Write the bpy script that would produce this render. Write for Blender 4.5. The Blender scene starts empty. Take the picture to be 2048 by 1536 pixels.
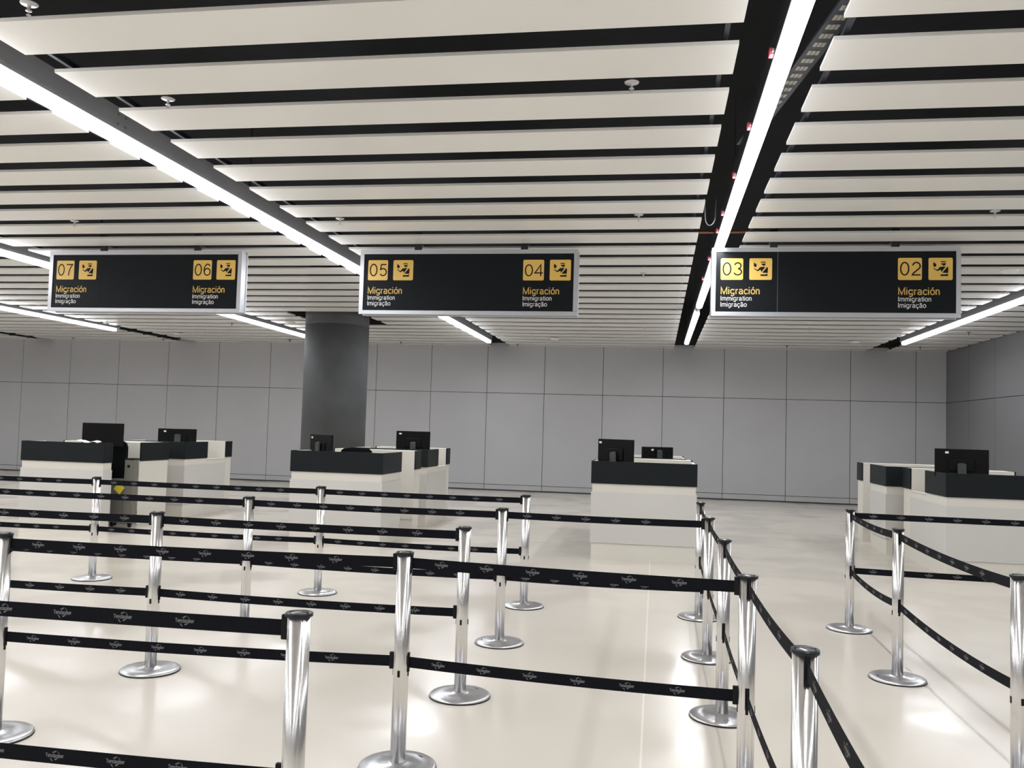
import bpy, bmesh, math, random
from mathutils import Matrix, Vector
random.seed(4)
C = bpy.context.scene.collection
SC = bpy.context.scene
PI = math.pi

# ---------------------------------------------------------------- camera / world / exposure
cam = bpy.data.objects.new('camera', bpy.data.cameras.new('camera'))
C.objects.link(cam)
CR = Vector((0.98636827, 0.1619274, 0.029277))
CU = Vector((-0.02056811, -0.05520023, 0.99826344))
CF = Vector((-0.1632623, 0.98525756, 0.05111721))
cm = Matrix((CR, CU, -CF)).transposed().to_4x4()
cm.translation = Vector((0, 0, 1.5965))
cam.matrix_world = cm
cam.data.sensor_fit = 'HORIZONTAL'
cam.data.sensor_width = 36.0
cam.data.lens = 1750.0 * 36.0 / 2048.0
cam.data.clip_start = 0.05
cam.data.clip_end = 200
SC.camera = cam
w = bpy.data.worlds.new('world'); SC.world = w; w.use_nodes = True
w.node_tree.nodes['Background'].inputs[0].default_value = (0.6, 0.7, 1, 1)
w.node_tree.nodes['Background'].inputs[1].default_value = 0.02
SC.view_settings.view_transform = 'Standard'
SC.view_settings.look = 'None'
SC.view_settings.gamma = 1.0
SC.view_settings.use_curve_mapping = False
SC.view_settings.exposure = 0.0
LIGHT = 46.0            # radiance of the ceiling strip lights
SPREAD = 168            # beam angle of the strip lights in degrees
CEIL = 3.74             # underside of the planks
DWALL = 22.3            # back wall
XR = 6.84               # right wall
XL = -27.0
YB = -12.0

# ---------------------------------------------------------------- materials
def mat(name, col, rough=0.5, metal=0.0, emit=None, es=0.0, noise=0.0, nscale=5.0, bump=0.0, bscale=30.0, spec=None, coat=0.0, stretch=None):
    m = bpy.data.materials.new(name); m.use_nodes = True
    nt = m.node_tree; b = nt.nodes['Principled BSDF']
    b.inputs['Base Color'].default_value = (*col, 1)
    b.inputs['Roughness'].default_value = rough
    b.inputs['Metallic'].default_value = metal
    if spec is not None: b.inputs['Specular IOR Level'].default_value = spec
    if coat: b.inputs['Coat Weight'].default_value = coat; b.inputs['Coat Roughness'].default_value = 0.05
    if emit:
        b.inputs['Emission Color'].default_value = (*emit, 1); b.inputs['Emission Strength'].default_value = es
    tc = nt.nodes.new('ShaderNodeTexCoord')
    mp = nt.nodes.new('ShaderNodeMapping'); nt.links.new(tc.outputs['Object'], mp.inputs[0])
    if stretch: mp.inputs['Scale'].default_value = stretch
    if noise:
        n = nt.nodes.new('ShaderNodeTexNoise'); n.inputs['Scale'].default_value = nscale; n.inputs['Detail'].default_value = 6
        nt.links.new(mp.outputs[0], n.inputs['Vector'])
        r = nt.nodes.new('ShaderNodeValToRGB')
        r.color_ramp.elements[0].position = 0.3; r.color_ramp.elements[1].position = 0.7
        r.color_ramp.elements[0].color = (*[c * (1 - noise) for c in col], 1)
        r.color_ramp.elements[1].color = (*[min(1, c * (1 + noise)) for c in col], 1)
        nt.links.new(n.outputs[0], r.inputs[0]); nt.links.new(r.outputs[0], b.inputs['Base Color'])
    if bump:
        n2 = nt.nodes.new('ShaderNodeTexNoise'); n2.inputs['Scale'].default_value = bscale
        nt.links.new(mp.outputs[0], n2.inputs['Vector'])
        bp = nt.nodes.new('ShaderNodeBump'); bp.inputs['Strength'].default_value = bump; bp.inputs['Distance'].default_value = 0.01
        nt.links.new(n2.outputs[0], bp.inputs['Height']); nt.links.new(bp.outputs[0], b.inputs['Normal'])
    return m

M = {}
M['plank'] = mat('white_plank', (0.83, 0.82, 0.79), 0.27, noise=0.015, nscale=1.5, spec=.22)
M['black'] = mat('matt_black', (0.012, 0.014, 0.017), 0.7)
M['void'] = mat('plenum_black', (0.008, 0.009, 0.011), 0.9, noise=0.3, nscale=3)
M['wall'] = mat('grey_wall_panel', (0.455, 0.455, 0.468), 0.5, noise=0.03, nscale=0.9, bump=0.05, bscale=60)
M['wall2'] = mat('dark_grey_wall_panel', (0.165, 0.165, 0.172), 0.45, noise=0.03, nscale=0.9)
M['joint'] = mat('joint_dark', (0.03, 0.03, 0.032), 0.8)
M['kick'] = mat('grey_kick_panel', (0.44, 0.44, 0.453), 0.5, noise=0.04, nscale=2)
M['render'] = mat('pale_render', (0.62, 0.61, 0.59), 0.8, noise=0.03)
M['concrete'] = mat('column_concrete', (0.060, 0.063, 0.066), 0.65, noise=0.22, nscale=1.6, bump=0.2, bscale=12)
M['alu'] = mat('sign_aluminium', (0.52, 0.53, 0.56), 0.35, 0.7)
M['chrome'] = mat('polished_aluminium', (0.70, 0.69, 0.68), 0.25, 1.0)
M['chromebase'] = mat('polished_base', (0.60, 0.60, 0.62), 0.30, 1.0)
M['rubber'] = mat('black_rubber', (0.006, 0.006, 0.007), 0.55, spec=.2)
M['cap'] = mat('cap_plastic', (0.012, 0.013, 0.015), 0.35, spec=.3)
M['capd'] = mat('cap_relief', (0.16, 0.16, 0.17), 0.25, 0.4)
M['belt'] = mat('black_webbing', (0.0045, 0.005, 0.008), 0.75, spec=.12, bump=0.15, bscale=300)
M['print'] = mat('silver_print', (0.17, 0.17, 0.175), 0.7)
M['signface'] = mat('sign_black', (0.006, 0.008, 0.010), 0.5, spec=.15)
M['yellow'] = mat('sign_yellow', (0.80, 0.52, 0.12), 0.4)
M['ytext'] = mat('yellow_lettering', (0.72, 0.48, 0.12), 0.4)
M['wtext'] = mat('white_lettering', (0.72, 0.72, 0.72), 0.4)
M['cream'] = mat('cream_laminate', (0.70, 0.67, 0.60), 0.45, noise=0.01, nscale=2)
M['white'] = mat('white_laminate', (0.60, 0.585, 0.555), 0.4, noise=0.01, nscale=2)
M['band'] = mat('charcoal_laminate', (0.007, 0.010, 0.012), 0.5, spec=.2)
M['monitor'] = mat('monitor_plastic', (0.003, 0.003, 0.004), 0.5, spec=.15)
M['screen'] = mat('monitor_screen', (0.003, 0.003, 0.004), 0.25, spec=.25)
M['stand'] = mat('monitor_stand', (0.045, 0.05, 0.05), 0.4)
M['sticker'] = mat('white_sticker', (0.85, 0.85, 0.83), 0.5)
M['paper'] = mat('paper', (0.88, 0.9, 0.93), 0.5)
M['olive'] = mat('olive_grey_steel', (0.15, 0.145, 0.12), 0.5)
M['note'] = mat('yellow_note', (0.78, 0.62, 0.05), 0.6)
M['fabric'] = mat('chair_mesh', (0.004, 0.0045, 0.005), 0.85, spec=.1, bump=0.2, bscale=200)
M['housing'] = mat('light_housing', (0.46, 0.47, 0.50), 0.45, 0.3)
M['hous_dark'] = mat('dark_housing', (0.03, 0.033, 0.04), 0.5)
M['rail'] = mat('galvanised_rail', (0.25, 0.26, 0.27), 0.4, 0.6)
M['slotlit'] = mat('slot_lit_tone', (0.26, 0.24, 0.19), 0.6)  # light falling on the strut slots, put into their colour
M['red'] = mat('red_connector', (0.75, 0.10, 0.12), 0.4)
M['orange'] = mat('orange_conduit', (0.40, 0.14, 0.05), 0.5)
M['cable'] = mat('white_cable', (0.5, 0.52, 0.6), 0.5)
M['sprink'] = mat('sprinkler_metal', (0.5, 0.5, 0.5), 0.3, 0.6)
M['sprinkd'] = mat('sprinkler_dark', (0.06, 0.06, 0.06), 0.4)
M['dome'] = mat('detector_white', (0.8, 0.79, 0.74), 0.5)
M['lamp'] = mat('led_diffuser', (0.9, 0.9, 0.9), 0.5, emit=(0.95, 0.96, 1.0), es=10.0)

def floor_material():
    m = mat('polished_floor', (0.60, 0.545, 0.475), 0.3)
    nt = m.node_tree; b = nt.nodes['Principled BSDF']; L = nt.links.new; N = nt.nodes.new
    tc = N('ShaderNodeTexCoord')
    def noise(scale, det, stretch=(1, 1, 1), dist=0.0):
        mp = N('ShaderNodeMapping'); mp.inputs['Scale'].default_value = stretch; L(tc.outputs['Object'], mp.inputs[0])
        n = N('ShaderNodeTexNoise'); n.inputs['Scale'].default_value = scale; n.inputs['Detail'].default_value = det
        n.inputs['Distortion'].default_value = dist; L(mp.outputs[0], n.inputs['Vector']); return n.outputs[0]
    def ramp(src, p0, c0, p1, c1):
        r = N('ShaderNodeValToRGB'); e = r.color_ramp.elements
        e[0].position = p0; e[0].color = (*c0, 1); e[1].position = p1; e[1].color = (*c1, 1); L(src, r.inputs[0]); r.color_ramp.interpolation = 'B_SPLINE'; return r.outputs[0]
    base = ramp(noise(0.55, 5, (1, .8, 1), 0.0), 0.25, (0.585, 0.535, 0.465), 0.75, (0.645, 0.60, 0.53))
    smudge = ramp(noise(1.6, 4, (1.6, .5, 1), 0.0), 0.15, (0.95, 0.95, 0.955), 0.85, (1, 1, 1))
    mx = N('ShaderNodeMix'); mx.data_type = 'RGBA'; mx.blend_type = 'MULTIPLY'; mx.inputs['Factor'].default_value = 0.7
    L(base, mx.inputs['A']); L(smudge, mx.inputs['B'])
    # pale construction joint running down the hall
    sp = N('ShaderNodeSeparateXYZ'); L(tc.outputs['Object'], sp.inputs[0])
    a = N('ShaderNodeMath'); a.operation = 'ADD'; a.inputs[1].default_value = 0.04; L(sp.outputs[0], a.inputs[0])
    ab = N('ShaderNodeMath'); ab.operation = 'ABSOLUTE'; L(a.outputs[0], ab.inputs[0])
    lt = N('ShaderNodeMath'); lt.operation = 'LESS_THAN'; lt.inputs[1].default_value = 0.006; L(ab.outputs[0], lt.inputs[0])
    mj = N('ShaderNodeMix'); mj.data_type = 'RGBA'; L(lt.outputs[0], mj.inputs['Factor']); L(mx.outputs['Result'], mj.inputs['A'])
    mj.inputs['B'].default_value = (0.72, 0.68, 0.60, 1)
    L(mj.outputs['Result'], b.inputs['Base Color'])
    rr = N('ShaderNodeMapRange'); rr.interpolation_type = 'SMOOTHERSTEP'; rr.inputs['From Min'].default_value = .30; rr.inputs['From Max'].default_value = .60
    rr.inputs['To Min'].default_value = .12; rr.inputs['To Max'].default_value = .262; L(noise(.9, 2), rr.inputs['Value']); L(rr.outputs[0], b.inputs['Roughness'])
    bp = N('ShaderNodeBump'); bp.inputs['Strength'].default_value = 0.5; bp.inputs['Distance'].default_value = 0.008
    L(noise(1.3, 0, (1, 1, 1)), bp.inputs['Height']); L(bp.outputs[0], b.inputs['Normal'])
    b.inputs['Specular IOR Level'].default_value = 0.38
    return m
M['floor'] = floor_material()

# ---------------------------------------------------------------- mesh helpers
class MB:
    """collects shapes for one mesh; faces keep the material they were added with"""
    def __init__(s): s.bm = bmesh.new(); s.mats = []
    def mi(s, m):
        if m not in s.mats: s.mats.append(m)
        return s.mats.index(m)
    def _set(s, fs, m):
        i = s.mi(m)
        for f in fs: f.material_index = i
    def box(s, x0, x1, y0, y1, z0, z1, m, bevel=0.0, mtx=None):
        r = bmesh.ops.create_cube(s.bm, size=1)
        vs = r['verts']
        T = Matrix.Translation(((x0 + x1) / 2, (y0 + y1) / 2, (z0 + z1) / 2)) @ Matrix.Diagonal((abs(x1 - x0), abs(y1 - y0), abs(z1 - z0), 1))
        bmesh.ops.transform(s.bm, matrix=T, verts=vs)
        fs = list({f for v in vs for f in v.link_faces})
        if bevel:
            es = list({e for v in vs for e in v.link_edges})
            rb = bmesh.ops.bevel(s.bm, geom=es, offset=bevel, segments=2, affect='EDGES', profile=0.5)
            fs = list({f for f in rb['faces']} | {f for f in fs if f.is_valid})
            allv = {v for f in fs for v in f.verts}
            fs = list({f for v in allv for f in v.link_faces}); vs = list(allv)
        if mtx is not None: bmesh.ops.transform(s.bm, matrix=mtx, verts=vs)
        s._set(fs, m); return s
    def lathe(s, prof, m, n=32, c=(0, 0, 0), smooth=True, axis=None, mod=None):
        rings = []
        for r, z in prof:
            ring = []
            for k in range(n):
                a = 2 * PI * k / n; q = r * (mod(a) if mod and r > 0 else 1)
                v = Vector((q * math.cos(a), q * math.sin(a), z))
                if axis is not None: v = axis @ v
                ring.append(s.bm.verts.new(v + Vector(c)))
            rings.append(ring)
        fs = []
        for a, b in zip(rings, rings[1:]):
            for k in range(n):
                f = s.bm.faces.new((a[k], a[(k + 1) % n], b[(k + 1) % n], b[k])); f.smooth = smooth; fs.append(f)
        fs.append(s.bm.faces.new(list(reversed(rings[0])))); fs.append(s.bm.faces.new(rings[-1]))
        s._set(fs, m); return s
    def tube(s, pts, r, m, n=8):
        pts = [Vector(p) for p in pts]; rings = []
        for i, p in enumerate(pts):
            d = (pts[min(i + 1, len(pts) - 1)] - pts[max(i - 1, 0)]).normalized()
            u = d.cross(Vector((0, 0, 1)))
            if u.length < 1e-3: u = d.cross(Vector((1, 0, 0)))
            u.normalize(); v = d.cross(u)
            rings.append([s.bm.verts.new(p + r * (math.cos(2 * PI * k / n) * u + math.sin(2 * PI * k / n) * v)) for k in range(n)])
        fs = []
        for a, b in zip(rings, rings[1:]):
            for k in range(n):
                f = s.bm.faces.new((a[k], a[(k + 1) % n], b[(k + 1) % n], b[k])); f.smooth = True; fs.append(f)
        fs.append(s.bm.faces.new(list(reversed(rings[0])))); fs.append(s.bm.faces.new(rings[-1]))
        s._set(fs, m); return s
    def poly(s, pts, m, thick=None):
        vs = [s.bm.verts.new(p) for p in pts]
        f = s.bm.faces.new(vs); s._set([f], m)
        if thick is not None:
            r = bmesh.ops.extrude_face_region(s.bm, geom=[f])
            nv = [g for g in r['geom'] if isinstance(g, bmesh.types.BMVert)]
            bmesh.ops.translate(s.bm, vec=Vector(thick), verts=nv)
            s._set(list({q for v in nv for q in v.link_faces}), m)
        return s
    def add2d(s, data, fn, m):
        """data = (verts2d, faces); fn maps (x, y) to 3D"""
        vs = [s.bm.verts.new(fn(x, y)) for x, y in data[0]]; fs = []
        for f in data[1]:
            try: fs.append(s.bm.faces.new([vs[i] for i in f]))
            except ValueError: pass
        s._set(fs, m); return s
    def mesh(s, name):
        bmesh.ops.recalc_face_normals(s.bm, faces=s.bm.faces)
        me = bpy.data.meshes.new(name); s.bm.to_mesh(me); s.bm.free()
        for m in s.mats: me.materials.append(m)
        return me
    def build(s, name, parent=None):
        o = bpy.data.objects.new(name, s.mesh(name)); C.objects.link(o)
        if parent is not None: o.parent = parent
        return o

def tag(o, label=None, cat=None, group=None, kind=None):
    if label: o['label'] = label
    if cat: o['category'] = cat
    if group: o['group'] = group
    if kind: o['kind'] = kind
    return o
def empty(name, loc=(0, 0, 0), rz=0.0):
    o = bpy.data.objects.new(name, None); C.objects.link(o); o.location = loc; o.rotation_euler = (0, 0, rz)
    o.empty_display_size = 0.1
    return o
def link_mesh(name, me, parent=None, loc=(0, 0, 0), rz=0.0):
    o = bpy.data.objects.new(name, me); C.objects.link(o); o.location = loc; o.rotation_euler = (0, 0, rz)
    if parent is not None: o.parent = parent
    return o
def struct(mb, name): return tag(mb.build(name), kind='structure')

def _el(cx, cy, rx, ry, a0, a1, n=14):
    return [(cx + rx * math.cos(math.radians(a0 + (a1 - a0) * k / n)), cy + ry * math.sin(math.radians(a0 + (a1 - a0) * k / n))) for k in range(n + 1)]
_o = [_el(.24, .26, .19, .235, 0, 360, 22)]
_a = [_el(.22, .37, .155, .125, 165, 0, 8) + [(.375, .10), (.40, .035), (.45, .03)], _el(.205, .15, .15, .125, 60, 330, 12) + [(.375, .16)], [(.28, .275), (.375, .30)]]
_c = [_el(.24, .26, .19, .235, 38, 322, 16)]
_n = [[(.06, 0), (.06, .52)], _el(.20, .34, .14, .155, 165, 0, 8) + [(.34, 0)]]
GL = {  # letter: (strokes, advance), cap height 0.72
 'M': ([[(.06, 0), (.06, .70), (.34, .05), (.62, .70), (.62, 0)]], .74), 'I': ([[(.07, 0), (.07, .72)]], .19),
 'T': ([[(.0, .68), (.50, .68)], [(.25, .68), (.25, 0)]], .52),
 'i': ([[(.06, 0), (.06, .52)], [(.06, .64), (.06, .72)]], .175), 'o': (_o, .50), 'c': (_c, .46), 'a': (_a, .49), 'n': (_n, .455),
 'm': (_n + [_el(.48, .34, .14, .155, 165, 0, 8) + [(.62, 0)]], .735),
 'r': ([[(.06, 0), (.06, .52)], _el(.22, .30, .16, .18, 170, 80, 6)], .30),
 'g': ([_el(.225, .27, .175, .22, 0, 360, 20), [(.40, .52), (.40, .02)] + _el(.23, .0, .17, .17, 0, -150, 8)], .51),
 't': ([[(.13, .67), (.13, .12)] + _el(.22, .12, .09, .09, 180, 280, 5), [(.02, .49), (.26, .49)]], .28),
 'd': ([_el(.225, .26, .175, .23, 0, 360, 20), [(.40, .72), (.40, 0)]], .51),
 'u': ([[(.06, .52), (.06, .18)] + _el(.20, .18, .14, .15, 180, 345, 8), [(.34, .52), (.34, 0)]], .455),
 'e': ([[(.05, .27), (.43, .27)], _el(.24, .26, .19, .235, 0, 315, 16)], .49),
 '\u00f3': (_o + [[(.20, .61), (.31, .73)]], .50), '\u00e7': (_c + [[(.25, .0), (.24, -.07), (.31, -.11), (.27, -.17), (.18, -.16)]], .46),
 '\u00e3': (_a + [[(.07, .61), (.15, .67), (.28, .61), (.36, .67)]], .49),
 '0': ([_el(.27, .36, .20, .335, 0, 360, 26)], .56), '7': ([[(.06, .69), (.47, .69), (.34, .50), (.25, .28), (.21, 0)]], .55),
 '6': ([_el(.28, .48, .19, .215, 30, 100, 6) + _el(.29, .33, .22, .36, 105, 190, 8), _el(.275, .23, .19, .205, 0, 360, 22)], .56),
 '5': ([[(.45, .68), (.16, .68), (.10, .36)], _el(.265, .235, .195, .205, 140, -150, 18)], .56),
 '4': ([[(.37, 0), (.37, .69), (.04, .20), (.50, .20)]], .56),
 '3': ([_el(.26, .53, .165, .165, 165, -85, 14), _el(.26, .195, .195, .17, 88, -165, 16)], .56),
 '2': ([_el(.27, .50, .185, .195, 170, -35, 14) + [(.10, .10), (.07, .03), (.48, .03)]], .56)}
_tc = {}
def text2d(t, wd=.085, track=0.0):
    """a word as flat 2D strips: each stroke swept with width wd; starts at x=0, baseline y=0"""
    k = (t, wd, track)
    if k in _tc: return _tc[k]
    vs = []; fs = []; x = 0
    for ch in t:
        st, adv = GL[ch]
        for pl in st:
            n = len(pl); closed = abs(pl[0][0] - pl[-1][0]) < 1e-6 and abs(pl[0][1] - pl[-1][1]) < 1e-6; base = len(vs)
            for i, p in enumerate(pl):
                q0 = pl[i - 1] if i > 0 else (pl[-2] if closed else p); q1 = pl[i + 1] if i < n - 1 else (pl[1] if closed else p)
                d0 = Vector((p[0] - q0[0], p[1] - q0[1])); d1 = Vector((q1[0] - p[0], q1[1] - p[1]))
                if d0.length < 1e-9: d0 = d1.copy()
                if d1.length < 1e-9: d1 = d0.copy()
                d0.normalize(); d1.normalize(); n0 = Vector((-d0.y, d0.x)); n1 = Vector((-d1.y, d1.x)); m = n0 + n1
                if m.length < .2: m = n0
                m.normalize(); h = wd / 2 / max(.38, m.dot(n0))
                vs += [(x + p[0] + m.x * h, p[1] + m.y * h), (x + p[0] - m.x * h, p[1] - m.y * h)]
            for i in range(n - 1): a = base + 2 * i; fs.append((a, a + 1, a + 3, a + 2))
        x += adv + track
    x0 = min(v[0] for v in vs); x1 = max(v[0] for v in vs); y0 = min(v[1] for v in vs); y1 = max(v[1] for v in vs)
    _tc[k] = (vs, fs, x0, x1, y0, y1)
    return _tc[k]

# ---------------------------------------------------------------- structure
mb = MB(); mb.box(XL, XR + .3, YB, DWALL + .3, -0.15, 0, M['floor']); struct(mb, 'floor')

# back wall: 1.5 m panels above a kick strip
mb = MB(); mb.box(XL, XR + .3, DWALL + .02, DWALL + .25, -0.1, 4.9, M['joint'])
mb.box(XL, XR, DWALL + .004, DWALL + .03, 0.0, 0.03, M['joint'])
xs = [0.148 + 1.5 * k for k in range(-19, 6)]
edges = [XL] + [x for x in xs if XL < x < XR] + [XR]
g = 0.006
for a, b in zip(edges, edges[1:]):
    mb.box(a + g, b - g, DWALL, DWALL + .02, 2.515 + g, 3.82, M['wall'])
    mb.box(a + g, b - g, DWALL, DWALL + .02, 0.155 + g, 2.515 - g, M['wall'])
    mb.box(a + g, b - g, DWALL, DWALL + .02, 0.03, 0.155 - g, M['kick'])
struct(mb, 'wall_back')
mb = MB(); mb.box(XR + .02, XR + .25, YB, DWALL + .02, -0.1, 4.9, M['joint'])
ys = [DWALL - 1.5 * k for k in range(0, 20)]
for a, b in zip(ys[1:], ys):
    a2 = max(a, YB)
    if b < YB: break
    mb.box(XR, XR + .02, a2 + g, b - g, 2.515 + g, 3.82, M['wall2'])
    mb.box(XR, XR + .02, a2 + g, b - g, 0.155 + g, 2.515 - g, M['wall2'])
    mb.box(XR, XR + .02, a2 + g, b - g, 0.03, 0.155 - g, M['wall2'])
struct(mb, 'wall_right')
mb = MB(); mb.box(XL - .2, XL, YB - .2, DWALL + .2, -0.1, 4.9, M['render']); struct(mb, 'wall_left')
mb = MB(); mb.box(XL - .2, XR + .3, YB - .2, YB, -0.1, 4.9, M['render']); struct(mb, 'wall_front')

# ceiling: black void above, rows of white planks between the light channels
CH = [-21.58, -17.19, -12.80, -8.41, -4.02, 0.655, 5.23]
HALF = [.26, .26, .26, .26, .26, .248, .25]
ceil = tag(empty('ceiling', (0, 0, CEIL)), kind='structure')
mb = MB(); mb.box(XL - .2, XR + .3, YB - .2, DWALL + .3, 4.75 - CEIL, 4.9 - CEIL, M['void']); mb.build('void_soffit', ceil)
bays = []; px = XL
for c, hf in zip(CH, HALF): bays.append((px, c - hf)); px = c + hf
bays.append((px, XR - .02))
COLX, COLY, COLR = -6.45, 16.95, 0.64
for (a, b) in bays:
    mb = MB(); k = -16
    while True:
        y1 = 4.57 + .666 * k; y0 = y1 - .41; k += 1
        if y0 > DWALL: break
        y1 = min(y1, DWALL - .01)
        segs = [(a, b)]
        if a < COLX < b and y1 > 16.0 and y0 < 17.9: segs = [(a, -7.2), (-5.7, b)]
        for (p, q) in segs: mb.box(p, q, y0, y1, 0, .022, M['plank'])
    mb.build('plank_panel', ceil)
mb = MB()
for (a, b) in bays:
    for x in (a + .07, b - .07): mb.box(x - .014, x + .014, YB, DWALL, .05, .08, M['hous_dark'])
    if a in (CH[4] + .26, CH[3] + .26): mb.box(a + .03, a + .05, YB, DWALL, .09, .11, M['rail'])
mb.build('hanger_rail', ceil)

# concrete column
col = MB(); col.lathe([(COLR, 0), (COLR, 3.56), (COLR - .006, 3.565), (COLR - .006, 3.59), (COLR, 3.595), (COLR, 4.74)], M['concrete'], n=64)
o = col.build('concrete_column'); o.location = (COLX, COLY, 0)
tag(o, 'round dark grey concrete column rising behind the counter left of centre', 'column')

# ---------------------------------------------------------------- strip lights
def strip(i, y1, segs, label, dark=False):
    c = CH[i]; z = 3.645
    t = empty('strip_light', (c, 0, z))
    hm = M['hous_dark'] if dark else M['housing']
    mb = MB(); mb.box(-.048, .048, YB + .3, y1 + .12, .072, .245, hm)
    y = YB + 1.0
    while y < y1 and not dark:                       # pairs of rivets on the flanks
        for dy in (0, .09):
            for dz in (.12, .19):
                for sx in (-1, 1): mb.box(sx * .048, sx * .051, y + dy - .008, y + dy + .008, dz - .008, dz + .008, M['rail'])
        y += 2.8
    mb.build('housing', t)
    for (a, b) in segs:
        mb = MB(); mb.box(-.048, .048, a, b, 0, .072, M['lamp'], bevel=.018); mb.build('diffuser', t)
        la = bpy.data.lights.new('strip_lamp', 'AREA'); la.shape = 'RECTANGLE'; la.size = .085; la.size_y = b - a
        la.energy = LIGHT * PI * la.size * la.size_y; la.color = (0.94, 0.965, 1.0); la.spread = math.radians(SPREAD)
        lo = bpy.data.objects.new('strip_lamp', la); C.objects.link(lo); lo.parent = t; lo.location = (0, (a + b) / 2, -.004)
    for k in range(6):
        y = k * 4.0
        if y < y1: mb = MB(); mb.box(-.004, .004, y, y + .03, .245, 1.01, M['hous_dark']); mb.build('drop_rod', t)
    tag(t, label, 'ceiling light', 'long strip lights set in the ceiling channels')
    return t
strip(0, 19.0, [(YB + .3, 19.0)], 'unseen strip light added farthest left to brighten the left of the hall')  # unseen, added to brighten the left side of the hall
strip(1, 19.0, [(YB + .3, 19.0)], 'unseen strip light added just beyond the left edge of the picture')  # also out of view, added for more light on the left
strip(2, 19.0, [(YB + .3, 19.0)], 'leftmost strip light, ending nearest above the back wall at far left')
strip(3, 20.0, [(YB + .3, 20.0)], 'strip light passing behind the 07 and 06 sign and the concrete column')
strip(4, 20.7, [(YB + .3, 20.7)], 'strip light with grey housing running from top left behind the 05 and 04 sign')
l2 = strip(5, 20.4, [(YB + .3, 14.5), (15.35, 20.4)], 'bright strip light in the wide black channel, passing behind the 03 sign corner', dark=True)
strip(6, 19.9, [(YB + .3, 19.9)], 'rightmost strip light, slanting down past the lower right of the 02 sign')
for y in (4.96, 6.15, 7.32, 8.58, 9.33, 10.8, 12.2):
    mb = MB(); mb.box(-.075, -.049, y - .03, y + .03, .075, .115, M['red'], bevel=.004)
    mb.box(-.062, -.049, y - .045, y + .045, .085, .10, M['cable']); mb.build('connector', l2)['label'] = 'red cable connector'
mb = MB(); mb.box(-.02, .02, 14.5, 15.35, .03, .072, M['alu']); mb.build('joiner', l2)
# perforated strut beside the middle-right light, its slots coloured as lit by it
mb = MB(); mb.box(-.06, .06, 0, 2.3, .004, .022, M['hous_dark'])
for k in range(18):
    for j in range(3): mb.box(-.036 + j * .024, -.018 + j * .024, .05 + .11 * k, .105 + .11 * k, 0, .004, M['slotlit'])
o = mb.build('perforated_strut'); o.location = (.958, 4.62, 3.85); o.rotation_euler = (0, 0, math.atan(.143)); tag(o, 'dark perforated strut with slots coloured as lit above the right side of the black channel', 'strut')
mb = MB(); mb.tube([(0.0, 10.1, 3.9), (1.4, 10.1, 3.9)], .014, M['orange']); o = mb.build('conduit')
tag(o, 'thin orange conduit crossing the black light channel above the 03 sign', 'pipe')
mb = MB()
pts = [(0.44, 9.0, 4.0)] + [(0.50 + .05 * math.cos(t), 9.0 + .02 * math.sin(t * 2), 3.82 + .10 * math.sin(t)) for t in [PI + PI * k / 10 for k in range(11)]] + [(0.56, 9.05, 4.0)]
mb.tube(pts, .005, M['cable']); o = mb.build('cable'); tag(o, 'pale loop of loose cable hanging in the black channel left of the light', 'cable')

# ---------------------------------------------------------------- sprinklers and detectors
def sprinkler_mesh(m):
    mb = MB()
    mb.lathe([(.006, .10), (.006, 0.0), (.046, 0.0), (.042, -.006), (.010, -.008), (.008, -.035), (.016, -.038), (.016, -.042), (.003, -.043), (.003, -.06), (.012, -.061), (.012, -.064)][::-1], m, n=20)
    return mb.mesh('sprinkler')
sm, sd = sprinkler_mesh(M['sprink']), sprinkler_mesh(M['sprinkd'])
SP = [(-.19, 5.3, 0, 'in the second dark gap left of the bright channel'),
      (-3.27, 5.3, 0, 'in a dark gap right of the top left light'),
      (-3.27, 3.98, 0, 'in the dark gap at the top left corner'),
      (-6.35, 8.6, 0, 'on the ceiling above the left half of the 07 sign'),
      (-3.3, 8.62, 0, 'on the ceiling between the 06 and 05 signs'),
      (-.21, 8.6, 0, 'on the ceiling midway between the 04 and 03 signs'),
      (3.05, 8.6, 0, 'on the ceiling above the right end of the 02 sign'),
      (-.21, 11.8, 0, 'just right of the 04 sign, level with its middle'),
      (-.26, 18.2, 0, 'below and right of the 04 sign, near the back wall'),
      (2.94, 17.8, 0, 'just below the 03 and 02 sign'),
      (-12.5, 18.25, 1, 'below the 07 numeral'),
      (-9.25, 17.9, 1, 'below the right end of the 06 sign'),
      (-15.8, 21.6, 1, 'over the far left of the back wall'),
      (-13.13, 21.62, 1, 'over the back wall below the middle of the 07 and 06 sign'),
      (-6.5, 21.6, 1, 'over the back wall just right of the column'),
      (-3.3, 18.3, 0, 'below the middle of the 05 and 04 sign'),
      (-3.5, 21.8, 1, 'over the back wall right of the short light end'),
      (-9.45, 21.45, 1, 'over the back wall just left of the column'),
      (3.0, 21.3, 1, 'over the back wall below the 03 and 02 sign'),
      (5.98, 18.2, 1, 'right of the rightmost light'),
      (5.93, 21.2, 1, 'in the far right corner of the ceiling')]
for x, y, k, wh in SP:
    o = link_mesh('sprinkler', sd if k else sm, None, (x, y, CEIL - .002))
    tag(o, ('dark' if k else 'pale metal') + ' sprinkler head ' + wh, 'sprinkler', 'ceiling sprinkler heads')
mb = MB(); mb.lathe([(.03, -.045), (.075, -.04), (.10, -.018), (.105, 0)], M['dome'], n=28); dm = mb.mesh('smoke_detector')
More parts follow.
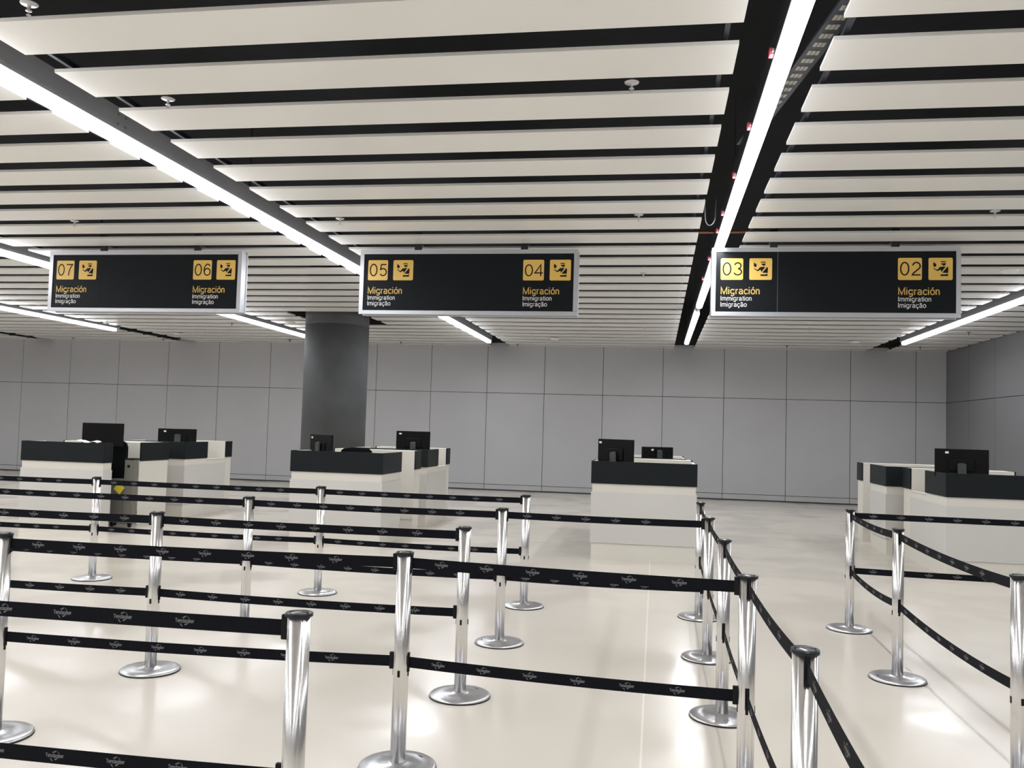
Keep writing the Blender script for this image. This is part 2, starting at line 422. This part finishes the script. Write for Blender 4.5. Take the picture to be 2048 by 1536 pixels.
for x, y, wh in [(-11.83, 20.1, 'below the right half of the 07 and 06 sign'), (-7.81, 17.7, 'left of the column top'), (-2.37, 20.2, 'below the 04 end of the middle sign'),
                 (4.64, 17.56, 'right under the 02 end of the sign'), (4.27, 20.1, 'near the back wall below the 02 sign'), (4.28, 11.6, 'right of the 02 sign')]:
    o = link_mesh('smoke_detector', dm, None, (x, y, CEIL)); tag(o, 'white round detector on the ceiling ' + wh, 'smoke detector', 'white ceiling detectors')

# ---------------------------------------------------------------- hanging signs
def U(px, py): return ((px - 865) / 495, 1 - (py - 310) / 470)
FIG = [[(1110, 385), (1215, 385), (1220, 406), (1116, 406)],
       [(1118, 430), (1222, 424), (1214, 452), (1196, 472), (1168, 474), (1146, 462), (1136, 446), (1118, 440)],
       [(962, 400), (1012, 436), (1026, 462), (1010, 500), (986, 502), (960, 482)],
       [(972, 526), (1042, 566), (1098, 504), (1170, 496), (1212, 496), (1128, 612), (1112, 560), (1046, 594), (966, 540)],
       [(1252, 500), (1270, 522), (1264, 632), (1146, 626)],
       [(1110, 662), (1222, 662), (1240, 650), (1262, 650), (1262, 696), (1110, 696)]]
def sign(x0, ztop, left, right, label, seam=0.715, sm='signface'):
    W, H, Y = 2.6, .765, 9.9
    t = empty('hanging_sign', (x0 + W / 2, Y + .09, ztop - H))
    ox = -W / 2; fy = -.09
    mb = MB(); f = .048
    mb.box(ox, ox + W, fy, fy + .018, H - f, H, M['alu'], .003); mb.box(ox, ox + W, fy, fy + .018, 0, f, M['alu'], .003)
    mb.box(ox, ox + f, fy, fy + .018, f, H - f, M['alu']); mb.box(ox + W - f, ox + W, fy, fy + .018, f, H - f, M['alu'])
    mb.box(ox + .012, ox + W - .012, fy + .018, fy + .15, .012, H - .012, M['alu'])
    mb.box(ox, ox + W, fy + .15, fy + .168, 0, H, M['alu'], .003); mb.build('frame', t)
    mb = MB(); mb.box(ox + f, ox + seam - .003, fy + .008, fy + .02, f, H - f, M['signface']); mb.box(ox + seam, ox + W - f, fy + .008, fy + .02, f, H - f, M['signface'])
    mb.build('face_panel', t)
    mb = MB(); mb.box(ox + seam - .003, ox + seam, fy + .007, fy + .02, f, H - f, M[sm]); mb.build('panel_seam', t)
    for hx in (.68, 1.96):
        mb = MB(); mb.box(ox + hx - .04, ox + hx + .04, -.01, .03, H, H + .22, M['hous_dark']); mb.box(ox + hx - .06, ox + hx + .06, -.03, .05, H, H + .006, M['hous_dark']); zt = 3.7625 - ztop + H; mb.box(ox + hx - .04, ox + hx + .04, -.22, .28, zt, zt + .02, M['hous_dark']); mb.build('hanger', t)
    yf = fy + .008
    def plate(u):
        mb = MB(); r = .016; w = .243; z1 = H - .12; z0 = z1 - .24; pts = []
        for cx, cz, a0 in ((u + w - r, z1 - r, 0), (u + r, z1 - r, PI / 2), (u + r, z0 + r, PI), (u + w - r, z0 + r, 3 * PI / 2)):
            for q in range(5): a = a0 + q * PI / 8; pts.append((ox + cx + r * math.cos(a), yf - .001, cz + r * math.sin(a)))
        mb.poly(pts, M['yellow'], (0, -.003, 0)); return mb, z0, w
    for u, num in ((.10, left), (1.965, right)):
        mb, z0, w = plate(u); p = mb.build('number_plate', t)
        d = text2d(num, .070, .02); s = .212 / (d[3] - d[2]); sy = .150 / (d[5] - d[4])
        mb = MB(); mb.add2d(d, lambda x, y: Vector((ox + u + .02 + (x - d[2]) * s, yf - .0055, z0 + .047 + (y - d[4]) * sy)), M['signface']); mb.build('numeral', p)
        u2 = u + .31
        mb, z0, w = plate(u2); p = mb.build('pictogram_plate', t)
        mb = MB()
        for pl in FIG: mb.poly([(ox + u2 + U(*q)[0] * w, yf - .0055, z0 + U(*q)[1] * .24) for q in pl], M['signface'])
        mb.build('officer_pictogram', p)
        for txt, z, wd, m in (('Migración', H - .52, .42, 'ytext'), ('Immigration', H - .592, .335, 'wtext'), ('Imigração', H - .66, .285, 'wtext')):
            d = text2d(txt, .098, .02); s = wd / (d[3] - d[2])
            mb = MB(); mb.add2d(d, lambda x, y: Vector((ox + u + .004 + (x - d[2]) * s, yf - .002, z + y * s)), M[m]); mb.build('lettering', t)
    tag(t, label, 'sign', 'hanging immigration signs')
sign(-7.625, 3.675, '07', '06', 'black hanging immigration sign in grey frame numbered 07 and 06')
sign(-3.515, 3.67, '05', '04', 'black hanging immigration sign in grey frame numbered 05 and 04')
sign(.575, 3.68, '03', '02', 'black hanging immigration sign in grey frame numbered 03 and 02', sm='rail')

# ---------------------------------------------------------------- inspection booths
ZB0, ZB1 = .945, 1.225
def booth(x0, x1, y0, blk0, blk1, lsegs, rsegs, label, group):
    t = empty('inspection_booth', ((x0 + x1) / 2, (y0 + blk1) / 2, 0))
    cx, cy = (x0 + x1) / 2, (y0 + blk1) / 2
    P = {k: MB() for k in ('body', 'upper_rail', 'plinth', 'inner_lining')}
    def B(k, a, b, c, d, e, f, m):
        if k == 'band':
            q = MB(); q.box(a - cx, b - cx, c - cy, d - cy, e, f, M[m], .002); q.build('counter_band', t); return
        P[k].box(a - cx, b - cx, c - cy, d - cy, e, f, M[m])
    def wallseg(a, b, c, d, kind, out):
        # out = outward inset vector for the recessed strips (dx0, dx1, dy0, dy1)
        i0, i1, j0, j1 = out
        B('plinth', a + i0, b + i1, c + j0, d + j1, 0, .205, 'cream')
        B('body', a, b, c, d, .208, .838, 'white')
        B('upper_rail', a + i0, b + i1, c + j0, d + j1, .838, ZB0 if kind != 'window' else .915, 'cream')
        if kind == 'window': B('upper_rail', a, b, c, d, .915, .932, 'cream')
    th = .05
    wallseg(x0, x1, y0, y0 + th, 'band', (.014, -.014, .014, 0))
    B('band', x0 - .002, x1 + .002, y0 - .004, y0 + .016, ZB0, ZB1, 'band')
    B('inner_lining', x0 + .02, x1 - .02, y0 + .016, y0 + th, ZB0, ZB1 - .004, 'cream')
    for sx, segs in ((-1, lsegs), (1, rsegs)):
        for kind, a, b in segs:
            a = max(a, y0 + th) if a <= y0 + th else a
            if kind == 'open': continue
            xa, xb = (x0, x0 + th) if sx < 0 else (x1 - th, x1)
            ins = (.014, 0, 0, 0) if sx < 0 else (0, -.014, 0, 0)
            if kind in ('band', 'window'): wallseg(xa, xb, a, b, kind, ins)
            if kind in ('band', 'strip'):
                xo = (x0 - .002, x0 + .016) if sx < 0 else (x1 - .016, x1 + .002)
                aa = y0 + .0165 if a <= y0 + th + .001 else a
                B('band', xo[0], xo[1], aa, b, ZB0, ZB1, 'band')
            if kind == 'band':
                xi = (x0 + .016, x0 + th) if sx < 0 else (x1 - th, x1 - .016)
                B('inner_lining', xi[0], xi[1], y0 + .02, b - .002, ZB0, ZB1 - .004, 'cream')
    for k, n in (('body', 'body'), ('upper_rail', 'upper_rail'), ('plinth', 'plinth'), ('inner_lining', 'inner_lining')):
        P[k].build(n, t)
    mb = MB(); mb.box(x0 + .017 - cx, x1 - .017 - cx, blk0 - cy, blk1 - cy, .205, ZB1 - .004, M['cream'])
    mb.box(x0 + .02 - cx, x1 - .02 - cx, blk0 + .012 - cy, blk1 - cy, 0, .205, M['cream']); mb.build('end_cabinet', t)
    mb = MB(); mb.box(x0 + .052 - cx, x1 - (.23 if x0 < -8.9 else .052) - cx, y0 + .052 - cy, y0 + (.46 if x0 < -8.9 else .70) - cy, .86, .90, M['cream']); mb.build('worktop', t)
    tag(t, label, 'immigration booth', group)
    return t
G = 'immigration inspection booths'
ent = lambda y0, b0, b1, e: [('band', y0, y0 + e), ('open', y0 + e, b0), ('strip', b0, b1)]
win = lambda y0, b0, b1, e, w_: [('band', y0, y0 + e), ('window', y0 + e, b0), ('strip', b0, b1)]
booth(-8.965, -7.665, 11.27, 12.17, 12.95, win(11.27, 12.17, 12.95, .45, 0), ent(11.27, 12.17, 12.95, .21), 'front booth of the far left island, with office chair and cabinet in its opening', G)
booth(-8.86, -7.56, 13.25, 14.62, 14.85, ent(13.25, 14.62, 14.85, .85), win(13.25, 14.62, 14.85, .73, 0), 'rear booth of the far left island, charcoal band with a cream window on its right', G)
booth(-4.82, -3.535, 11.13, 12.72, 13.04, win(11.13, 12.72, 13.04, .85, 0), ent(11.13, 12.72, 13.04, .87), 'front booth before the concrete column, white with charcoal band and open right side', G)
booth(-4.86, -3.57, 13.56, 14.85, 15.1, ent(13.56, 14.85, 15.1, .85), win(13.56, 14.85, 15.1, .70, 0), 'rear booth of the second island from left, behind the booth before the column', G)
booth(-.787, .515, 11.05, 12.6, 12.9, win(11.05, 12.6, 12.9, .85, 0), ent(11.05, 12.6, 12.9, .85), 'booth standing alone in the centre, white body under a charcoal band, seen head on', G)
booth(-.80, .452, 13.2, 14.6, 14.9, ent(13.2, 14.6, 14.9, .85), win(13.2, 14.6, 14.9, .85, 0), 'rear booth hidden behind the central booth, only its top edge showing', G)
booth(3.38, 4.69, 11.03, 12.5, 12.87, win(11.03, 12.5, 12.87, .82, 0), ent(11.03, 12.5, 12.87, .85), 'front booth at the right edge, with a cream window opening on its left side', G)
booth(3.2, 4.5, 13.03, 14.47, 14.82, ent(13.03, 14.47, 14.82, .92), win(13.03, 14.47, 14.82, .7, 0), 'rear booth at right, jutting out left behind the right edge booth', G)

# ---------------------------------------------------------------- monitors
def mon_part(fn):
    mb = MB(); fn(mb); return mb.mesh('monitor')
def m_body(mb):
    mb.box(-.275, .275, -.018, .018, .27, .61, M['monitor'], .006); mb.box(-.13, .13, -.034, -.016, .34, .50, M['monitor'], .012)
def m_screen(mb): mb.box(-.262, .262, .0175, .0195, .285, .597, M['screen'])
def m_neck(mb):
    mb.box(-.045, .045, -.075, -.05, .01, .43, M['stand'], .006); mb.box(-.03, .03, -.052, -.038, .38, .44, M['stand'])
def m_base(mb): mb.box(-.12, .12, -.13, .09, 0, .014, M['stand'], .006)
def m_sticker(mb): mb.box(-.02, .02, -.0195, -.0175, -.012, .012, M['sticker'])
def m_cable(mb): mb.tube([(.18, -.03, .36), (.24, -.05, .30), (.30, -.04, .20), (.31, -.02, .10), (.29, 0, .01)], .004, M['rubber'], 6)
mm = {n: mon_part(f) for n, f in (('body', m_body), ('screen', m_screen), ('neck', m_neck), ('foot', m_base), ('sticker', m_sticker), ('cable', m_cable))}
def monitor(x, y, rz, st, label, zt=1.51, sc=1.0):
    t = empty('computer_monitor', (x, y, .901), rz)
    hgt = (zt - .901) / .61
    for n in ('body', 'screen', 'neck', 'foot', 'cable'):
        o = link_mesh(n, mm[n], t); o.scale.x = sc
        if n in ('body', 'screen'): o.location.z = zt - .901 - .61
    if st is not None:
        o = link_mesh('sticker', mm['sticker'], t, (st, 0, zt - .901 - .045)); o['label'] = 'small white sticker on the back'
    tag(t, label, 'monitor', 'monitors on the booth counters')
R = math.radians
monitor(-7.93, 11.62, R(180 + 33), None, 'black monitor facing the queue with dim screen, on the far left front booth', 1.505)
monitor(-8.06, 13.85, R(32), -.20, 'black monitor with white sticker on the rear booth of the far left island', 1.43, 1.12)
monitor(-4.58, 11.60, R(-37), -.22, 'turned black monitor in front of the concrete column', 1.44)
monitor(-3.90, 13.85, R(12), -.21, 'black monitor just right of the column on a rear booth', 1.51)
monitor(-.505, 11.42, R(-33), -.235, 'larger looking black monitor at the left of the central booth', 1.50)
monitor(.03, 13.6, R(33), -.10, 'smaller looking black monitor on the booth behind the central one', 1.385)
monitor(3.66, 11.38, R(8 - 20), -.16, 'largest black monitor, on the booth at the right edge', 1.51, 1.07)

# ---------------------------------------------------------------- chairs, cabinet, paper
def chair(x, y, rz, top, w_, label, sd_=.26):
    t = empty('office_chair', (x, y, 0), rz)
    mb = MB(); n = 10; pts = []
    hw = w_ / 2; z0 = .70; z1 = top
    prof = [(-hw * .85, z0), (hw * .85, z0), (hw, z0 + .12), (hw, z1 - .10), (hw * .93, z1 - .04), (hw * .78, z1 - .008), (hw * .3, z1), (-hw * .3, z1), (-hw * .78, z1 - .008), (-hw * .93, z1 - .04), (-hw, z1 - .10), (-hw, z0 + .12)]
    mb.poly([(a, -.24, b) for a, b in prof], M['fabric'], (0, .05, 0)); mb.build('backrest', t)
    mb = MB(); mb.box(-.24, .24, -.18, sd_, .62, .69, M['fabric'], .02); mb.build('seat', t)
    mb = MB(); mb.tube([(0, -.2, .85), (0, -.18, .66), (0, -.02, .61)], .02, M['rubber']); mb.build('back_bracket', t)
    mb = MB(); mb.lathe([(.03, .08), (.03, .62)], M['rubber'], 16); mb.build('gas_lift', t)
    for s in (-1, 1):
        mb = MB(); mb.tube([(s * .2, 0, .64), (s * .27, 0, .66), (s * .27, 0, .86)], .014, M['rubber']); mb.box(s * .27 - .03, s * .27 + .03, -.12, .08, .86, .885, M['rubber'], .008); mb.build('armrest', t)
    for k in range(5):
        a = 2 * PI * k / 5 + .3; mb = MB(); mb.tube([(0, 0, .10), (.23 * math.cos(a), .23 * math.sin(a), .07)], .016, M['rubber']); lg = mb.build('foot_spoke', t)
        mb = MB(); mb.lathe([(.025, -.02), (.028, 0), (.025, .02)], M['rubber'], 12, (.23 * math.cos(a), .23 * math.sin(a), .029), axis=Matrix.Rotation(PI / 2, 3, 'X')); mb.build('caster', lg)
    tag(t, label, 'office chair')
chair(-4.15, 12.05, 0, 1.262, .47, 'black office chair with only its curved back showing over the booth before the column')
chair(-7.99, 12.05, R(4), 1.255, .58, 'black office chair standing in the opening of the far left booth', .10)
t = empty('steel_cabinet', (-7.66, 11.74, 0))
mb = MB(); mb.box(.045, .19, -.04, .08, .07, .985, M['olive'], .004); mb.build('body', t)
mb = MB(); mb.box(-.20, .043, -.04, .08, .07, .70, M['olive'], .004); mb.build('side_body', t)
mb = MB(); mb.box(.04, .195, -.05, .09, .985, 1.005, M['rubber']); mb.build('top', t)
mb = MB(); mb.box(.052, .182, -.046, -.0405, .09, .975, M['olive'], .002); d = mb.build('door', t)
mb = MB(); mb.box(.10, .135, -.052, -.046, .87, .91, M['rubber'], .015); mb.build('lock', d)
for sx in (-.15, .13):
    mb = MB(); mb.lathe([(.03, -.015), (.034, 0), (.03, .015)], M['rubber'], 14, (sx, .02, .034), axis=Matrix.Rotation(PI / 2, 3, 'Y')); mb.box(sx - .02, sx + .02, 0, .04, .04, .07, M['rubber']); mb.build('caster', t)
mb = MB(); mb.box(-.062, .062, -.0015, .0015, -.062, .062, M['note']); o = mb.build('note', t)
o.location = (-.02, -.050, .565); o.rotation_euler = (0, R(38), 0); o['label'] = 'yellow tilted note stuck on the front'
tag(t, 'tall olive grey steel cabinet on casters with a yellow note, in the far left booth', 'cabinet')
mb = MB()
pr = [(-.17 + .036 * k, .012 * math.sin(k * 1.1) + (.02 if k == 0 else 0)) for k in range(10)]
for (a, za), (b, zb) in zip(pr, pr[1:]):
    mb.poly([(a, -.02, za), (b, -.02, zb), (b, .08, zb + .012), (a, .08, za + .012)], M['paper'])
bmesh.ops.remove_doubles(mb.bm, verts=mb.bm.verts, dist=1e-4)
bmesh.ops.solidify(mb.bm, geom=mb.bm.faces[:], thickness=.006)
o = mb.build('paper_sheet'); o.location = (-7.93, 11.29, 1.236)
tag(o, 'curled white paper sheet lying on the counter edge under the far left monitor', 'paper')

# ---------------------------------------------------------------- belt stanchions
RP = .036
def groove(a):
    d = min(abs((a - k * PI / 2 - PI / 4 + PI) % (2 * PI) - PI) for k in range(4))
    return 1 - .07 * math.exp(-(d / .07) ** 2)
def pm(name, fn):
    mb = MB(); fn(mb); return mb.mesh(name)
def f_pole(mb):
    mb.lathe([(RP, .018), (RP, .988)], M['chrome'], 72, mod=groove)
def f_base(mb):
    mb.lathe([(.178, .004), (.181, .008), (.180, .013), (.172, .019), (.12, .023), (.05, .026), (.046, .03), (RP, .031)], M['chromebase'], 64)
def f_ring(mb): mb.lathe([(.180, 0), (.183, .003), (.180, .006)], M['rubber'], 64)
def f_cap(mb):
    mb.lathe([(.037, .988), (.0415, .990), (.0415, .998), (.040, 1.001), (.036, .9985)], M['cap'], 36, mod=lambda a: 1 + .05 * math.cos(2 * a))
def f_capr(mb):
    mb.lathe([(.030, .9985), (.026, 1.002), (.010, 1.0035)], M['capd'], 28)
    mb.box(-.03, .03, -.004, .004, .999, 1.0045, M['cap'], .002)
def f_slots(mb):
    for k in range(4):
        T = Matrix.Rotation(k * PI / 2, 4, 'Z'); mb.box(-.006, .006, -RP - .0015, -RP + .004, .425, .455, M['rubber'], mtx=T)
def f_plate(mb): mb.box(-.016, .016, -.005, .005, .0225, .0235, M['rubber'])
SM = {'pole': pm('pole', f_pole), 'base': pm('base', f_base), 'base_ring': pm('base_ring', f_ring), 'cap': pm('cap', f_cap), 'cap_relief': pm('cap_relief', f_capr), 'slot_insert': pm('slot_insert', f_slots), 'maker_plate': pm('maker_plate', f_plate)}

# printed mark on the belts: small word across an open ring with a wing
LW, LH = .066, .017
wd = text2d('Tendaguer', .13); ws = LW / (wd[3] - wd[2]); wsy = LH / (wd[5] - wd[4])
LOGO = [([((x - wd[2]) * ws - LW / 2, (y - wd[4]) * wsy - LH / 2) for x, y in wd[0]], wd[1])]
def arc(cx, cy, rx, ry, a0, a1, t0, t1, n=9):
    vs = []; fs = []
    for k in range(n + 1):
        a = a0 + (a1 - a0) * k / n; tt = t0 + (t1 - t0) * k / n
        vs += [(cx + rx * math.cos(a), cy + ry * math.sin(a)), (cx + (rx - tt) * math.cos(a), cy + (ry - tt) * math.sin(a))]
    for k in range(n): fs.append((2 * k, 2 * k + 1, 2 * k + 3, 2 * k + 2))
    return (vs, fs)
LOGO += [arc(.006, .002, .012, .014, R(-5), R(80), .0028, .0008),
     ([(-.010, .010), (-.004, .0105), (.003, .013), (.007, .0185), (-.001, .0155), (-.007, .0125)], [(0, 1, 2, 3, 4, 5)]),
         ([(-.017, -.008), (-.012, -.008), (-.006, -.018), (-.010, -.0165)], [(0, 1, 2, 3)]),
         ([(.000, -.008), (.010, -.008), (.006, -.0125), (.001, -.0125)], [(0, 1, 2, 3)])]
BH = .025
def belt_mesh(p, q, z, sag):
    """p, q: XY positions of the two poles, in world metres; returned mesh is relative to p"""
    d = Vector((q[0] - p[0], q[1] - p[1])); Lg = d.length; u = d / Lg; nrm = Vector((u.y, -u.x))   # nrm points to the near / right side
    a, b = RP - .002, Lg - RP - .016
    def pt(s, side, zz):
        tt = (s - a) / (b - a); zc = z - sag * 4 * tt * (1 - tt)
        return Vector((u.x * s + nrm.x * side, u.y * s + nrm.y * side, zc + zz))
    mb = MB(); n = 14; prev = None; fs = []
    for k in range(n + 1):
        s = a + (b - a) * k / n
        ring = [mb.bm.verts.new(pt(s, .0009, -BH)), mb.bm.verts.new(pt(s, .0009, BH)), mb.bm.verts.new(pt(s, -.0009, BH)), mb.bm.verts.new(pt(s, -.0009, -BH))]
        if prev:
            for j in range(4): fs.append(mb.bm.faces.new((prev[j], prev[(j + 1) % 4], ring[(j + 1) % 4], ring[j])))
        else: fs.append(mb.bm.faces.new(ring))
        prev = ring
    fs.append(mb.bm.faces.new(prev[::-1])); mb._set(fs, M['belt'])
    s = a + .15
    while s < b - .18:
        for lg in LOGO:
            mb.add2d(lg, lambda x, y: pt(s + x, .0016, y), M['print'])
            mb.add2d(lg, lambda x, y: pt(s - x, -.0016, y), M['print'])
        s += .219
    me = mb.mesh('belt')
    # clip that hooks into the receiving pole, and outlet on the giving pole
    ang = math.atan2(u.y, u.x)
    return me, u, ang, Lg
def stanchion(x, y, label, rz=0.0):
    t = empty('belt_stanchion', (x, y, 0))
    for n in ('base_ring', 'base', 'pole', 'cap'): link_mesh(n, SM[n], t, rz=0 if n != 'cap' else rz)
    cp = t.children[-1]; link_mesh('cap_relief', SM['cap_relief'], cp)
    link_mesh('slot_insert', SM['slot_insert'], t)
    a = random.choice((2.6, 3.3, .9, 2.2)) ; link_mesh('maker_plate', SM['maker_plate'], t, (.13 * math.cos(a), .13 * math.sin(a), -.001), a + PI / 2)
    tag(t, label, 'belt barrier post', 'chrome belt barrier posts of the queue lanes')
    return t
POS = {}
def place(k, x, y, label): POS[k] = (x, y, stanchion(x, y, label, random.uniform(0, 3)))
def span(k1, k2, sag=(.004, .008)):
    x1, y1, t = POS[k1]; x2, y2, _ = POS[k2]
    for z, sg in ((.950, sag[0]), (.490, sag[1])):
        me, u, ang, Lg = belt_mesh((x1, y1), (x2, y2), z, sg)
        o = link_mesh('belt', me, t); o['label'] = 'black webbing belt with small grey print'
        mb = MB()
        mb.box(RP - .004, RP + .005, -.009, .009, -.045, .045, M['rubber'], .002, mtx=Matrix.Rotation(ang, 4, 'Z'))
        q = mb.build('belt_outlet', t); q.location = (0, 0, z)
        mb = MB(); mb.box(-RP - .020, -RP + .001, -.008, .008, -.036, .042, M['rubber'], .003, mtx=Matrix.Rotation(ang, 4, 'Z'))
        q = mb.build('belt_clip', o); q.location = (u.x * Lg, u.y * Lg, z)
# far rows first
place('A0', -7.6, 7.96, 'belt post of the farthest row standing beyond the left edge')
place('A1', -5.459, 7.941, 'chrome belt post of the farthest row, in front of the far left booth')
place('A2', -3.112, 7.929, 'chrome belt post of the farthest row, in front of the booth before the column')
place('A3', -1.146, 7.905, 'chrome belt post ending the farthest row, left of the central booth')
place('B0', -5.75, 6.58, 'belt post of the second farthest row standing beyond the left edge')
place('B1', -3.165, 6.548, 'chrome belt post at left in the second farthest row, base hidden by belts')
place('B2', -1.118, 6.508, 'chrome belt post just left of the end of the farthest row, one lane nearer')
place('C0', -5.3, 5.22, 'belt post of the middle row standing beyond the left edge')
place('C1', -3.131, 5.194, 'chrome belt post of the middle row with its whole base visible at lower left')
place('C2', -1.118, 5.179, 'chrome belt post ending the middle row, round base visible below the centre')
place('D0', -3.212, 3.956, 'chrome belt post cut by the left edge of the picture, base at lower left')
place('D1', -1.159, 4.042, 'tall chrome belt post left of centre in the second nearest row, base cut at bottom')
place('E0', -3.2, 2.66, 'belt post of the nearest row standing beyond the left edge')
place('E1', -1.095, 2.644, 'nearest chrome belt post at lower left, its black oval cap seen from above')
place('K1', .401, 7.886, 'farthest chrome belt post of the right hand column by the central booth')
place('K2', .392, 6.487, 'second farthest chrome belt post of the column of posts right of centre')
place('K3', .400, 5.174, 'third chrome belt post from the back in the column right of centre')
place('K4', .401, 3.894, 'second nearest chrome belt post of the column right of centre, holding a cross belt')
place('K5', .429, 2.610, 'nearest chrome belt post at lower right, black cap and belt rushing to the corner')
place('K6', .40, 1.28, 'belt post below the bottom edge that takes the belt of the nearest right post')
place('R1', 1.632, 7.795, 'farthest chrome belt post of the far right lane, belts leaving it two ways')
place('R2', 1.626, 6.287, 'middle chrome belt post of the far right lane, whole base visible')
place('R3', 1.645, 4.345, 'chrome belt post cut by the right edge of the picture')
place('R0', 3.95, 7.75, 'belt post beyond the right edge that ends the far right cross belt')
for a, b in (('A0', 'A1'), ('A1', 'A2'), ('A2', 'A3'), ('B0', 'B1'), ('B1', 'B2'), ('B2', 'K2'), ('C0', 'C1'), ('C1', 'C2'), ('D0', 'D1'), ('D1', 'K4'), ('E0', 'E1'),
             ('R1', 'R0')): span(a, b)
for a, b in (('K1', 'K2'), ('K2', 'K3'), ('K3', 'K4'), ('K4', 'K5'), ('K5', 'K6')): span(a, b, (.015, .02))
for a, b in (('R1', 'R2'), ('R2', 'R3')): span(a, b, (.02, .03))
